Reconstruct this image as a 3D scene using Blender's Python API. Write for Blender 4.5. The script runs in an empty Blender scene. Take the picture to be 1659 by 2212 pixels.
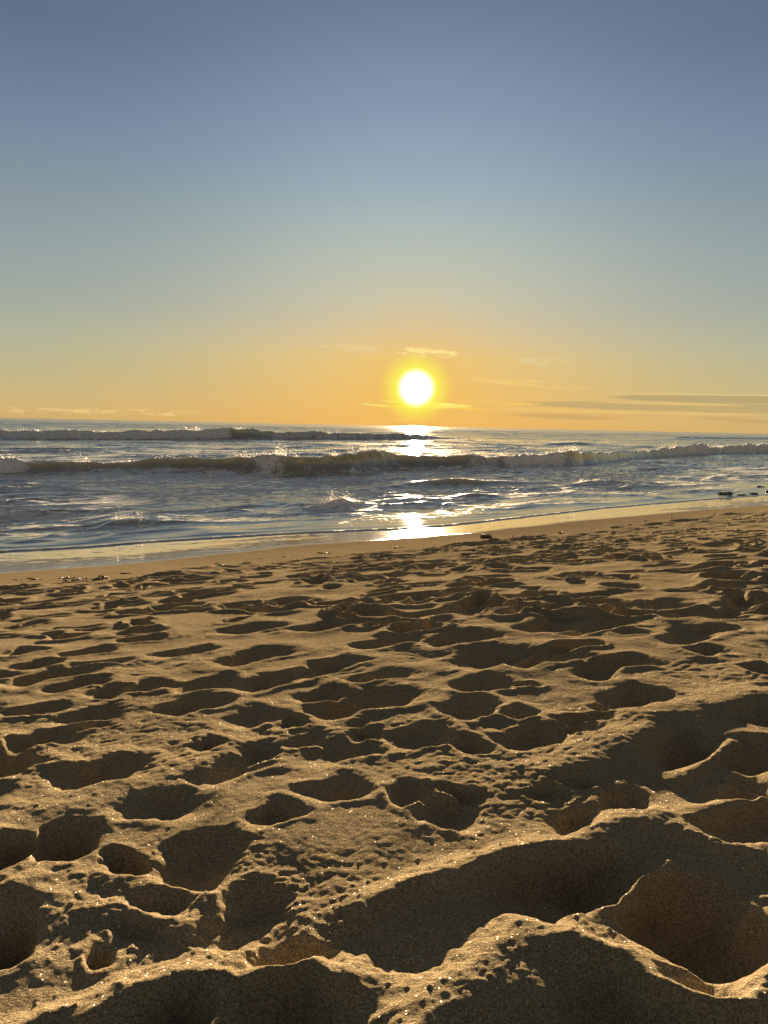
import bpy, math, random
import numpy as np
from mathutils import Matrix, Vector

R = math.radians
sc = bpy.context.scene
COL = sc.collection

# ------------------------------------------------------------------ camera
EYE = 0.58                      # a person sitting on the sand
PITCH, ROLL, FOC = 6.41, 1.2, 1661.0
cd = bpy.data.cameras.new('camera')
cam = bpy.data.objects.new('camera', cd)
COL.objects.link(cam)
sc.camera = cam
cd.sensor_fit = 'VERTICAL'
cd.sensor_height = 36.0
cd.lens = 36.0 * FOC / 2212.0
cd.clip_start = 0.02
cd.clip_end = 60000.0
CR = Matrix.Rotation(R(90 - PITCH), 4, 'X') @ Matrix.Rotation(R(ROLL), 4, 'Z')
cam.matrix_world = Matrix.Translation((0, 0, EYE)) @ CR
CRn = np.array(CR.to_3x3())


def pix_dir(px, py):
    """World direction of a point of the photograph (1659 x 2212 units)."""
    px = np.atleast_1d(np.asarray(px, float))
    py = np.atleast_1d(np.asarray(py, float))
    d = np.stack([(px - 829.5) / FOC, -(py - 1106.0) / FOC, -np.ones_like(px)], -1)
    d /= np.linalg.norm(d, axis=-1, keepdims=True)
    return d @ CRn.T


def az_el(px, py):
    d = pix_dir(px, py)[0]
    return math.degrees(math.atan2(d[0], d[1])), math.degrees(math.asin(d[2]))


# ------------------------------------------------------------------ exposure
EXPO = 3.2
sc.view_settings.view_transform = 'Standard'
sc.view_settings.look = 'None'
sc.view_settings.gamma = 1.0
sc.view_settings.use_curve_mapping = False
sc.view_settings.exposure = EXPO

# ------------------------------------------------------------------ sun
SUN_AZ, SUN_EL = az_el(899, 838)
sl = bpy.data.lights.new('sun', 'SUN')
sl.energy = 4.4
sl.angle = R(0.55)
sl.color = (1.0, 0.75, 0.47)
sun = bpy.data.objects.new('sun', sl)
COL.objects.link(sun)
sd = Vector((math.sin(R(SUN_AZ)) * math.cos(R(SUN_EL)), math.cos(R(SUN_AZ)) * math.cos(R(SUN_EL)), math.sin(R(SUN_EL))))
sun.rotation_euler = sd.to_track_quat('Z', 'Y').to_euler()
sun.location = (0, 0, 20)

# ------------------------------------------------------------------ sky
world = bpy.data.worlds.new('World')
sc.world = world
world.use_nodes = True
wt = world.node_tree
wt.nodes.clear()
WL = wt.links


def lin(c):
    c = c / 255.0
    return c / 12.92 if c <= 0.04045 else ((c + 0.055) / 1.055) ** 2.4


def disp(rgb):
    """Scene-linear radiance that shows as this display colour at the chosen exposure."""
    return tuple(lin(c) / 2 ** EXPO for c in rgb)


def wn(t, **kw):
    n = wt.nodes.new(t)
    for k, v in kw.items():
        setattr(n, k, v)
    return n


def _in(tree, sock, v):
    if hasattr(v, 'is_output'):
        tree.links.new(v, sock)
    else:
        sock.default_value = v


def wm(op, a, b=0.0, c=0.0, clamp=False):
    n = wn('ShaderNodeMath', operation=op, use_clamp=clamp)
    for s, v in zip(n.inputs, (a, b, c)):
        _in(wt, s, v)
    return n.outputs[0]


def wmix(f, a, b, mode='MIX'):
    n = wn('ShaderNodeMix', data_type='RGBA', blend_type=mode)
    _in(wt, n.inputs[0], f)
    for s, v in ((n.inputs[6], a), (n.inputs[7], b)):
        _in(wt, s, (*v, 1.0) if isinstance(v, tuple) and len(v) == 3 else v)
    return n.outputs[2]


def wramp(fac, stops):
    n = wn('ShaderNodeValToRGB')
    cr = n.color_ramp
    while len(cr.elements) > 1:
        cr.elements.remove(cr.elements[-1])
    for i, (p, c) in enumerate(stops):
        e = cr.elements[0] if i == 0 else cr.elements.new(p)
        e.position = p
        e.color = (*c, 1.0)
    WL.new(fac, n.inputs[0])
    return n.outputs[0]


def smooth(x, a, b):
    n = wn('ShaderNodeMapRange', interpolation_type='SMOOTHSTEP', clamp=True)
    _in(wt, n.inputs[0], x)
    n.inputs[1].default_value = a
    n.inputs[2].default_value = b
    return n.outputs[0]


tc = wn('ShaderNodeTexCoord')
sep = wn('ShaderNodeSeparateXYZ')
WL.new(tc.outputs['Generated'], sep.inputs[0])
EL = wm('MULTIPLY', wm('ARCSINE', sep.outputs[2]), 180 / math.pi)          # elevation, degrees
AZ = wm('MULTIPLY', wm('ARCTAN2', sep.outputs[0], sep.outputs[1]), 180 / math.pi)   # azimuth from +Y
dot = wn('ShaderNodeVectorMath', operation='DOT_PRODUCT')
WL.new(tc.outputs['Generated'], dot.inputs[0])
dot.inputs[1].default_value = sd
GA = wm('MULTIPLY', wm('ARCCOSINE', wm('MINIMUM', dot.outputs['Value'], 1.0)), 180 / math.pi)  # angle from the sun

el01 = wm('DIVIDE', wm('MAXIMUM', EL, 0.0), 90.0, clamp=True)
SKY_SUN = [(0, (231, 180, 98)), (2.4, (231, 188, 110)), (4.8, (229, 196, 126)), (6.1, (219, 195, 146)), (7.5, (207, 194, 160)), (9.5, (194, 194, 172)),
           (12.1, (181, 190, 178)), (14.7, (165, 182, 184)), (17.2, (151, 171, 184)), (20.8, (136, 154, 176)), (27.2, (106, 124, 147)),
           (45, (110, 113, 120)), (90, (86, 86, 90))]
SKY_SIDE = [(0, (206, 173, 112)), (0.8, (207, 178, 120)), (1.9, (200, 180, 130)), (3.2, (189, 180, 138)), (5.7, (173, 178, 155)), (8.2, (157, 168, 160)),
            (11.8, (143, 158, 162)), (15.2, (130, 146, 156)), (18.5, (114, 133, 156)), (24.3, (93, 111, 135)), (45, (106, 109, 116)), (90, (86, 86, 90))]
r1 = wramp(el01, [(e / 90, disp(c)) for e, c in SKY_SUN])
r2 = wramp(el01, [(e / 90, disp(c)) for e, c in SKY_SIDE])
daz = wm('DIVIDE', wm('SUBTRACT', AZ, SUN_AZ), 17.0)
faz = wm('POWER', math.e, wm('MULTIPLY', wm('MULTIPLY', daz, daz), -1.0))
sky = wmix(faz, r2, r1)
# a little of the physical sky for the half of the dome behind the viewer
nis = wn('ShaderNodeTexSky', sky_type='NISHITA', sun_disc=False, sun_elevation=R(SUN_EL), sun_rotation=R(SUN_AZ))
nsc = wmix(1.0, nis.outputs[0], (0.05, 0.05, 0.05), 'MULTIPLY')
sky = wmix(0.004, sky, nsc)
# the half of the dome opposite the sun is dimmer
sky = wmix(smooth(wm('ABSOLUTE', AZ), 45.0, 130.0), sky, wmix(1.0, sky, (0.84, 0.80, 0.76), 'MULTIPLY'))

# aureole of the low sun
glow = wm('POWER', math.e, wm('MULTIPLY', wm('POWER', wm('DIVIDE', GA, 3.2), 1.25), -1.0))
sky = wmix(wm('MULTIPLY', glow, 0.68, clamp=True), sky, disp((246, 190, 78)))

# thin clouds: each one a window in (azimuth, elevation) filled with stretched noise
def cloud_mask(px, py, hw, hh, slope=0.0, nscale=(0.5, 6.0), lo=0.42, hi=0.62, seed=0.0, edge=0.5):
    a0, e0 = az_el(px, py)
    a = wm('SUBTRACT', AZ, a0)
    e = wm('SUBTRACT', wm('SUBTRACT', EL, e0), wm('MULTIPLY', a, slope))
    da = wm('DIVIDE', a, hw)
    de = wm('DIVIDE', e, hh)
    rr = wm('ADD', wm('MULTIPLY', da, da), wm('MULTIPLY', de, de))
    win = wm('SUBTRACT', 1.0, smooth(rr, edge, 1.0))
    cv = wn('ShaderNodeCombineXYZ')
    WL.new(wm('MULTIPLY', a, nscale[0]), cv.inputs[0])
    WL.new(wm('MULTIPLY', e, nscale[1]), cv.inputs[1])
    cv.inputs[2].default_value = seed
    no = wn('ShaderNodeTexNoise')
    no.inputs['Scale'].default_value = 1.0
    no.inputs['Detail'].default_value = 5.0
    no.inputs['Roughness'].default_value = 0.58
    no.inputs['Distortion'].default_value = 0.4
    WL.new(cv.outputs[0], no.inputs['Vector'])
    return wm('MULTIPLY', win, smooth(no.outputs[0], lo, hi))


D = 1.0 / 29.0     # degrees per photo unit
# grey bank low on the right with lit edges
for (px, py, hw, hh, sl_, ns, lo, hi, sd_, col, st) in [
    (1560, 862, 8.2, 0.30, -0.010, (0.10, 1.1), 0.20, 0.36, 3.1, (184, 163, 114), 0.85),
    (1500, 880, 13.5, 0.36, -0.012, (0.08, 1.6), 0.26, 0.46, 7.7, (190, 165, 112), 0.75),
    (1460, 905, 13.0, 0.36, -0.010, (0.10, 1.8), 0.40, 0.60, 1.4, (196, 162, 104), 0.6),
    (1560, 853, 8.2, 0.07, -0.010, (0.15, 3.0), 0.15, 0.40, 9.1, (232, 204, 134), 0.6),
    (1440, 872, 5.5, 0.11, -0.014, (0.15, 3.0), 0.20, 0.42, 2.1, (236, 200, 126), 0.65),
    (1310, 889, 11.0, 0.13, -0.010, (0.15, 3.0), 0.30, 0.52, 5.3, (240, 198, 118), 0.65),
    (1350, 902, 11.0, 0.06, -0.006, (0.15, 4.0), 0.38, 0.60, 8.3, (226, 178, 104), 0.55),
    (1140, 828, 4.8, 0.30, -0.075, (0.35, 2.8), 0.40, 0.62, 6.0, (246, 206, 124), 0.75),
    (1175, 781, 2.0, 0.32, -0.04, (0.8, 3.5), 0.42, 0.60, 4.4, (228, 208, 150), 0.8),
    (922, 762, 2.6, 0.42, -0.03, (0.9, 3.2), 0.42, 0.58, 11.0, (255, 230, 150), 0.95),
    (752, 751, 2.6, 0.28, -0.02, (0.7, 4.0), 0.42, 0.60, 12.5, (234, 208, 150), 0.8),
    (900, 875, 4.6, 0.30, -0.012, (0.30, 6.0), 0.46, 0.56, 21.0, (255, 240, 120), 0.95),
    (920, 881, 5.5, 0.08, -0.012, (0.25, 6.0), 0.40, 0.52, 23.0, (255, 216, 84), 0.7),
    (1080, 870, 4.0, 0.14, -0.02, (0.3, 6.0), 0.46, 0.58, 25.0, (248, 206, 106), 0.8),
    (865, 906, 1.4, 0.09, 0.0, (2.2, 6.0), 0.48, 0.58, 27.0, (252, 208, 96), 0.8),
    (120, 888, 6.5, 0.26, -0.01, (0.9, 3.6), 0.48, 0.62, 31.0, (236, 200, 134), 0.8),
    (290, 890, 6.0, 0.26, -0.01, (1.0, 3.6), 0.50, 0.62, 33.0, (242, 202, 130), 0.8),
    (420, 890, 3.0, 0.12, -0.01, (0.7, 4.0), 0.48, 0.62, 36.0, (236, 190, 112), 0.5),
    (220, 868, 10.0, 0.12, -0.012, (0.2, 3.0), 0.44, 0.66, 38.0, (218, 184, 118), 0.5),
    (620, 880, 4.0, 0.10, -0.012, (0.3, 3.0), 0.46, 0.64, 40.0, (240, 190, 104), 0.4),
]:
    m = cloud_mask(px, py, hw, hh, sl_, ns, lo, hi, sd_)
    sky = wmix(wm('MULTIPLY', m, st), sky, disp(col))

# the blazing sun itself with its yellow fringe
fr = wm('SUBTRACT', 1.0, smooth(GA, .9, 2.9))
sky = wmix(fr, sky, disp((255, 250, 88)))
disc = wm('SUBTRACT', 1.0, smooth(GA, 0.58, 1.55))
sky = wmix(disc, sky, tuple(2.5 * c for c in disp((255, 252, 235))))
# below the horizon: dim
sky = wmix(smooth(EL, -0.2, -1.5) if False else wm('SUBTRACT', 1.0, smooth(EL, -3.0, -0.6)), sky, disp((120, 100, 75)))
bg = wn('ShaderNodeBackground')
WL.new(sky, bg.inputs[0])
bg.inputs[1].default_value = 1.0
wo = wn('ShaderNodeOutputWorld')
WL.new(bg.outputs[0], wo.inputs[0])
world.cycles.sampling_method = 'MANUAL'
world.cycles.sample_map_resolution = 2048

# ------------------------------------------------------------------ noise
_ang = np.random.RandomState(11).rand(4096) * 2 * math.pi
_GC, _GS = np.cos(_ang).astype(np.float32), np.sin(_ang).astype(np.float32)


def gn(x, y, seed=0):
    """2-D gradient noise, about -0.7 .. 0.7."""
    x = np.asarray(x, np.float32); y = np.asarray(y, np.float32)
    xf = np.floor(x); yf = np.floor(y)
    xi = xf.astype(np.int32); yi = yf.astype(np.int32)
    fx = x - xf; fy = y - yf
    u = fx * fx * fx * (fx * (fx * 6 - 15) + 10)
    v = fy * fy * fy * (fy * (fy * 6 - 15) + 10)

    def g(ix, iy, dx, dy):
        with np.errstate(over='ignore'):
            h = ix * np.int32(73856093) ^ iy * np.int32(19349663) ^ np.int32((seed * 83492791) & 0x7fffffff)
            h = h ^ (h >> 13)
            h = h * np.int32(1274126177)
            k = (h ^ (h >> 16)) & 4095
        return _GC[k] * dx + _GS[k] * dy
    a = g(xi, yi, fx, fy); b = g(xi + 1, yi, fx - 1, fy)
    c = g(xi, yi + 1, fx, fy - 1); d = g(xi + 1, yi + 1, fx - 1, fy - 1)
    top = a + u * (b - a)
    bot = c + u * (d - c)
    return top + v * (bot - top)


def ss(x, a, b):
    t = np.clip((x - a) / (b - a), 0, 1)
    return t * t * (3 - 2 * t)


# ------------------------------------------------------------------ beach shape
SEA = -1.32
TX, TY = 0.768, 0.640           # along the shore
NX, NY = -TY, TX                # towards the sea


def tu(x, y):
    return x * TX + y * TY, x * NX + y * NY


def plane_hit(pts, z):
    p = np.array(pts, float)
    d = pix_dir(p[:, 0], p[:, 1])
    k = (z - EYE) / d[:, 2]
    return d[:, 0] * k, d[:, 1] * k


EDGE_PX = [(0, 1193), (160, 1186), (330, 1172), (480, 1163), (640, 1153), (800, 1147), (930, 1140), (1030, 1130), (1115, 1120), (1190, 1112), (1300, 1099), (1450, 1086), (1550, 1078), (1659, 1069)]
ex, ey = plane_hit(EDGE_PX, SEA)
et, eu = tu(ex, ey)
o = np.argsort(et)
et, eu = et[o], eu[o]
_te = np.concatenate([[et[0] - 200, et[0] - 6], et, [et[-1] + 8, et[-1] + 300]])
_ue = np.concatenate([[eu[0] + 1, eu[0] + .3], eu, [eu[-1] + .6, eu[-1] + 20]])
_tg = np.linspace(-60, 120, 3601)
_ug = np.interp(_tg, _te, _ue)
_k = np.exp(-0.5 * (np.arange(-20, 21) / 8.0) ** 2); _k /= _k.sum()
_ug = np.convolve(np.pad(_ug, 20, mode='edge'), _k, 'valid')


def edge_u(t):
    return np.interp(t, _tg, _ug)


PROF = np.array([(-400, 7), (-60, 2.2), (-30, 1.0), (-16, .25), (-13, .07), (-11.6, 0), (-10.5, -.06), (-9.5, -.155), (-7, -.5), (-5, -.80), (-3, -1.08), (-1.8, -1.205), (-.8, -1.275), (0, -1.32),
                 (1.5, -1.385), (4, -1.52), (10, -1.9), (30, -3), (400, -12)])
_qg = np.linspace(-80, 80, 6401)
_zg = np.interp(_qg, PROF[:, 0], PROF[:, 1])
_k2 = np.exp(-0.5 * (np.arange(-60, 61) / 20.0) ** 2); _k2 /= _k2.sum()
_zg = np.convolve(np.pad(_zg, 60, mode='reflect', reflect_type='odd'), _k2, 'valid')


def qof(x, y):
    t, u = tu(x, y)
    return u - edge_u(t), t


def hbase(x, y):
    q, t = qof(x, y)
    z = np.where(np.abs(q) < 79, np.interp(q, _qg, _zg), np.interp(q, PROF[:, 0], PROF[:, 1]))
    return z


def unproj(pts, dz=0.0):
    p = np.array(pts, float).reshape(-1, 2)
    d = pix_dir(p[:, 0], p[:, 1])
    ks = np.geomspace(0.3, 120, 900)
    lo = np.full(len(p), ks[0]); hi = np.full(len(p), ks[-1]); done = np.zeros(len(p), bool)
    prev = ks[0]
    for k in ks[1:]:
        z = EYE + d[:, 2] * k
        below = (z < hbase(d[:, 0] * k, d[:, 1] * k) + dz) & ~done
        lo[below] = prev; hi[below] = k; done |= below
        prev = k
    for _ in range(30):
        m = (lo + hi) / 2
        b = EYE + d[:, 2] * m < hbase(d[:, 0] * m, d[:, 1] * m) + dz
        hi = np.where(b, m, hi); lo = np.where(b, lo, m)
    return d[:, 0] * hi, d[:, 1] * hi


def bound(px):
    x, y = unproj(px)
    q, t = qof(x, y)
    o = np.argsort(t)
    return t[o], q[o]


WET_T, WET_Q = bound([(0, 1240), (200, 1225), (400, 1207), (540, 1191), (600, 1184), (700, 1175), (830, 1166), (950, 1156), (1099, 1143), (1239, 1127), (1450, 1108), (1659, 1091)])
FP_T, FP_Q = bound([(0, 1266), (200, 1254), (350, 1242), (520, 1224), (660, 1207), (830, 1193), (960, 1179), (1100, 1166), (1250, 1151), (1400, 1131), (1500, 1116), (1659, 1101)])


def wet_q(t): return np.interp(t, WET_T, WET_Q)
def fp_q(t): return np.interp(t, FP_T, FP_Q)


# ------------------------------------------------------------------ meshes from polar grids
def polar_axis(fine_deg, half, step):
    a = list(np.arange(-half, half + 1e-6, step))
    s = step; v = a[-1]; right = []
    while v + s < 179.0:
        s = min(s * 1.08, 2.0); v += s; right.append(v)
    return np.array([-r for r in reversed(right)] + a + right, float)


def grid_mesh(name, X, Y, Z, closed, attrs=None):
    nr, nc = X.shape
    me = bpy.data.meshes.new(name)
    co = np.stack([X, Y, Z], -1).reshape(-1, 3).astype(np.float32)
    idx = np.arange(nr * nc, dtype=np.int32).reshape(nr, nc)
    if closed:
        idn = np.concatenate([idx, idx[:, :1]], 1)
    else:
        idn = idx
    a = idn[:-1, :-1]; b = idn[:-1, 1:]; c = idn[1:, 1:]; d = idn[1:, :-1]
    quads = np.stack([a, d, c, b], -1).reshape(-1, 4)
    nf = len(quads)
    me.vertices.add(len(co)); me.vertices.foreach_set('co', co.ravel())
    me.loops.add(nf * 4); me.loops.foreach_set('vertex_index', quads.ravel())
    me.polygons.add(nf)
    me.polygons.foreach_set('loop_start', np.arange(0, nf * 4, 4, dtype=np.int32))
    me.polygons.foreach_set('loop_total', np.full(nf, 4, np.int32))
    me.polygons.foreach_set('use_smooth', np.ones(nf, bool))
    me.update(calc_edges=True)
    for k, v in (attrs or {}).items():
        at = me.attributes.new(k, 'FLOAT', 'POINT')
        at.data.foreach_set('value', v.astype(np.float32).ravel())
    ob = bpy.data.objects.new(name, me)
    COL.objects.link(ob)
    return ob


# ================================================================== SAND
rr = np.concatenate([[0.02, .06, .10, .15, .20], np.exp(np.arange(math.log(.25), math.log(45), .0032)), 45 * 1.08 ** np.arange(1, 32)])
th = R(1) * polar_axis(0.075, 36, 0.075)
NR, NC = len(rr), len(th)
SX = (rr[:, None] * np.sin(th)[None, :]); SY = (rr[:, None] * np.cos(th)[None, :])
Q, T = qof(SX, SY)
BASE = hbase(SX, SY)
SPC = np.maximum(rr * 0.0032, rr * 0.0013)[:, None]      # sample spacing
near = rr < 50
NEAR = int(near.sum())
sx, sy = SX[:NEAR].astype(np.float32), SY[:NEAR].astype(np.float32)

# warped coordinates make every outline irregular
wx = sx + 0.030 * gn(sx * 7, sy * 7, 1) + 0.012 * gn(sx * 19, sy * 19, 2) + 0.005 * gn(sx * 55, sy * 55, 3)
wy = sy + 0.030 * gn(sx * 7, sy * 7, 4) + 0.012 * gn(sx * 19, sy * 19, 5) + 0.005 * gn(sx * 55, sy * 55, 6)

q_, t_ = Q[:NEAR], T[:NEAR]
fpd = fp_q(t_) - q_ + 0.35 * gn(t_ * 0.9, q_ * 0.9, 8) + 0.12 * gn(t_ * 3, q_ * 3, 9)
TRAMP = ss(fpd, -0.05, 0.55).astype(np.float32)             # trampled part of the beach

rho = np.hypot(sx, sy)
H = 0.030 * gn(sx * 0.9, sy * 0.9, 21) + 0.030 * gn(sx * 2.1, sy * 2.1, 22) + 0.016 * gn(sx * 4.6, sy * 4.6, 23)
RIM = np.zeros_like(rho, dtype=np.float32)
H = H * (0.22 + 0.40 * ss(rho, 2.0, 6.0)).astype(np.float32)


def window(x, y, rad):
    d = math.hypot(x, y)
    i0 = np.searchsorted(rr[:NEAR], max(d - rad, 0)); i1 = np.searchsorted(rr[:NEAR], d + rad)
    if d < rad * 1.02:
        return slice(i0, i1), slice(0, NC)
    a = math.atan2(x, y); da = math.asin(min(1, rad / d)) + 0.002
    return slice(i0, i1), slice(np.searchsorted(th, a - da), np.searchsorted(th, a + da))


def hole(x, y, ang, L, W, D, rim=0.28, heel=0.0, steep=0.30, reset=0.7, skew=0.0, pw=2.3, bowl=False):
    """Press a rounded hollow (half-length L, half-width W, depth D) into the relief, with a raised rim."""
    global H, RIM
    rs, cs = window(x, y, max(L, W) * 1.9)
    if rs.stop <= rs.start or cs.stop <= cs.start:
        return
    dx = wx[rs, cs] - x; dy = wy[rs, cs] - y
    ca, sa = math.cos(ang), math.sin(ang)
    a = (dx * ca + dy * sa) / L; b = (-dx * sa + dy * ca) / W
    if heel:
        b = b / (1 - heel * np.cos(np.clip(a, -1, 1) * 3.0 + 0.4) * 0.5 + 0.10 * a)
    n = (np.abs(a) ** pw + np.abs(b) ** pw) ** (1 / pw)
    m = np.clip(1 - n * n, 0, 1) ** 1.4 if bowl else 1 - ss(n, steep, 1.08)
    h = H[rs, cs]
    h = h * (1 - reset * m)
    tilt = 1 + skew * a
    if heel:
        tilt = tilt * (0.80 + 0.20 * np.cos(a * 5.2))
    h = h - D * m * tilt
    rimw = 0.27
    h = h + D * rim * .8 * np.exp(-((n - 1.22) / rimw) ** 2) * (0.75 + 0.5 * gn(dx * 9 + x * 3, dy * 9 + y, 31))
    H[rs, cs] = h
    RIM[rs, cs] = np.maximum(RIM[rs, cs] * (1 - .6 * m), np.exp(-((n - 1.10) / .22) ** 2) * ss(gn(dx * 6 + x * 5, dy * 6 - y * 3, 33), -.25, .3))


def ridge(px, w, hgt, sharp=1.0, crumble=.8):
    """Bring the relief to a crest of height hgt along a line of points."""
    global H, RIM
    X, Y = unproj(px, hgt)
    cx, cy = X.mean(), Y.mean()
    rad = np.hypot(X - cx, Y - cy).max() + 3 * w
    rs, cs = window(cx, cy, rad)
    gx, gy = wx[rs, cs], wy[rs, cs]
    best = np.full(gx.shape, 1e9, np.float32)
    for i in range(len(X) - 1):
        vx, vy = X[i + 1] - X[i], Y[i + 1] - Y[i]
        k = np.clip(((gx - X[i]) * vx + (gy - Y[i]) * vy) / (vx * vx + vy * vy + 1e-9), 0, 1)
        best = np.minimum(best, np.hypot(gx - X[i] - k * vx, gy - Y[i] - k * vy))
    k = np.exp(-(best / w) ** (2 * sharp))
    H[rs, cs] = H[rs, cs] * (1 - k) + hgt * k
    RIM[rs, cs] = np.maximum(RIM[rs, cs], crumble * np.exp(-(best / (1.5 * w)) ** 2))


def fhole(x1, y1, x2, y2, W, D, **k):
    X, Y = unproj([(x1, y1), (x2, y2)])
    L = math.hypot(X[1] - X[0], Y[1] - Y[0]) / 2
    hole(X.mean(), Y.mean(), math.atan2(Y[1] - Y[0], X[1] - X[0]), max(L, 0.02), W / 2, D, **k)


def mound(px, py, r, h):
    X, Y = unproj([(px, py)])
    x, y = X[0], Y[0]
    rs, cs = window(x, y, r * 2.6)
    H[rs, cs] += h * np.exp(-((wx[rs, cs] - x) ** 2 + (wy[rs, cs] - y) ** 2) / (r * r))


# countless old footprints higher up the picture
rng = random.Random(5)
CLEAR = [(1500, 1430, 170, 70), (900, 1640, 150, 60), (300, 1600, 130, 45), (700, 1840, 190, 70), (1100, 1660, 90, 30)]
# traced prints: x1,y1,x2,y2 (photo), width m, depth m
MID = [
    (540, 1780, 640, 1742, .085, .040), (640, 1722, 792, 1684, .105, .050),
    (832, 1728, 920, 1708, .11, .035), (905, 1748, 1045, 1760, .12, .040), (930, 1704, 1060, 1722, .06, .040),
    (1195, 1690, 1300, 1680, .105, .050), (1290, 1730, 1396, 1735, .13, .050), (1140, 1718, 1215, 1712, .06, .025), (1180, 1790, 1330, 1775, .12, .045),
    (1575, 1722, 1659, 1700, .11, .045),
    (100, 1700, 325, 1648, .15, .062), (395, 1702, 560, 1620, .15, .060), (500, 1640, 620, 1610, .10, .045), (232, 1745, 450, 1735, .14, .045),
    (405, 1620, 495, 1600, .09, .045), (620, 1605, 720, 1590, .09, .028), (640, 1650, 800, 1600, .14, .035),
    (752, 1588, 832, 1578, .09, .035), (832, 1605, 985, 1580, .13, .040), (975, 1615, 1055, 1600, .13, .045),
    (1080, 1610, 1225, 1580, .15, .050), (1195, 1580, 1295, 1566, .11, .045), (1095, 1545, 1165, 1532, .10, .040),
    (960, 1545, 1062, 1515, .15, .050), (985, 1490, 1095, 1468, .16, .045), (1108, 1482, 1172, 1478, .06, .035),
    (1305, 1525, 1455, 1495, .18, .045), (1272, 1533, 1325, 1525, .08, .025), (1195, 1555, 1350, 1545, .06, .025),
    (660, 1550, 890, 1492, .16, .060), (640, 1510, 760, 1490, .14, .04), (350, 1540, 480, 1505, .14, .045), (482, 1565, 600, 1530, .15, .045), (575, 1570, 645, 1555, .10, .035),
    (0, 1625, 158, 1585, .13, .055), (-30, 1690, 78, 1635, .14, .055), (85, 1565, 270, 1535, .12, .040), (130, 1585, 270, 1552, .08, .030), (0, 1545, 150, 1525, .10, .035),
    (1080, 1440, 1255, 1408, .20, .060), (990, 1450, 1120, 1395, .20, .055), (1272, 1470, 1320, 1425, .16, .050), (1290, 1440, 1412, 1424, .14, .045),
    (470, 1440, 620, 1395, .19, .055), (625, 1465, 745, 1430, .15, .040), (660, 1440, 790, 1420, .13, .040), (760, 1400, 910, 1375, .17, .045), (920, 1400, 1055, 1362, .2, .055), (750, 1475, 900, 1445, .12, .04),
    (200, 1510, 290, 1480, .16, .045), (270, 1495, 360, 1470, .14, .045), (90, 1495, 240, 1465, .13, .04), (0, 1485, 200, 1440, .17, .05), (20, 1450, 130, 1425, .15, .04),
    (370, 1490, 520, 1465, .14, .045), (500, 1490, 640, 1455, .16, .05),
    (1130, 1365, 1275, 1330, .24, .055), (1260, 1360, 1365, 1330, .22, .05), (1210, 1375, 1310, 1345, .14, .04),
    (1440, 1395, 1530, 1350, .17, .035), (1500, 1358, 1590, 1352, .12, .04), (1490, 1410, 1565, 1398, .14, .045), (1330, 1370, 1400, 1362, .10, .025), (1610, 1450, 1690, 1440, .14, .04),
    (1430, 1335, 1540, 1315, .17, .045), (1560, 1315, 1659, 1290, .2, .05), (1370, 1320, 1500, 1295, .2, .045), (890, 1330, 1070, 1310, .2, .05), (650, 1365, 760, 1340, .2, .045), (480, 1370, 600, 1345, .2, .045),
    (240, 1375, 360, 1360, .16, .04), (250, 1390, 370, 1375, .12, .035), (330, 1420, 470, 1395, .14, .04), (120, 1420, 250, 1400, .14, .035), (0, 1420, 90, 1400, .14, .035),
]
mx, my = unproj([((a + c) / 2, (b + d) / 2) for a, b, c, d, _, _ in MID])
ccx, ccy = unproj([(a, b) for a, b, _, _ in CLEAR])


def to_px(x, y, z):
    v = np.array([x, y, z - EYE]) @ CRn
    return 829.5 + FOC * v[0] / -v[2], 1106 - FOC * v[1] / -v[2]


n_done = 0
spots = []
for i in range(5600):
    d = math.sqrt(rng.uniform(0.6 ** 2, 26 ** 2)) if rng.random() < 0.55 else rng.uniform(0.6, 12)
    a = R(rng.uniform(-75, 75))
    x, y = d * math.sin(a), d * math.cos(a)
    q1, t1 = qof(np.array([x]), np.array([y]))
    if q1[0] > fp_q(t1)[0] - 0.05 or q1[0] < -26:
        continue
    z1 = float(hbase(np.array([x]), np.array([y]))[0])
    fx_, fy_ = to_px(x, y, z1)
    infr = -60 < fx_ < 1720 and fy_ < 2300
    if infr and fy_ > 1640:
        continue
    if infr and any(((fx_ - c[0]) / c[2]) ** 2 + ((fy_ - c[1]) / c[3]) ** 2 < 1 for c in CLEAR):
        continue
    if infr and fy_ > 1330 and (np.hypot(mx - x, my - y).min() < 0.17 or rng.random() < 0.62):
        continue
    if d > 3.5 and rng.random() < .8 and any((x - p[0]) ** 2 + (y - p[1]) ** 2 < .21 ** 2 for p in spots):
        continue
    spots.append((x, y))
    s = rng.uniform(.8, 1.25) * (.8 if infr and fy_ > 1330 else 1.0) * (1 + .12 * min(1, max(0, (d - 3) / 4)))
    an = rng.gauss(math.atan2(TY, TX), 0.75)
    hole(x, y, an, .135 * s, .058 * s * rng.uniform(.8, 1.5), rng.uniform(.018, .040) * (1 + .75 * min(1, max(0, (d - 2.5) / 3))) * (1 if rng.random() < .8 else 1.5), heel=rng.choice([0, .5, .8]), rim=rng.uniform(.1, .4), skew=rng.uniform(-.35, .35), steep=rng.uniform(.2, .45))
    n_done += 1
print('prints', n_done)

for (a, b, c, d, W, D) in MID:
    fhole(a, b, c, d, W, D * (.70 if max(b, d) < 1560 else .55), rim=0.15, heel=0.45, skew=rng.uniform(-.25, .25), steep=rng.uniform(.25, .45))

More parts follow.
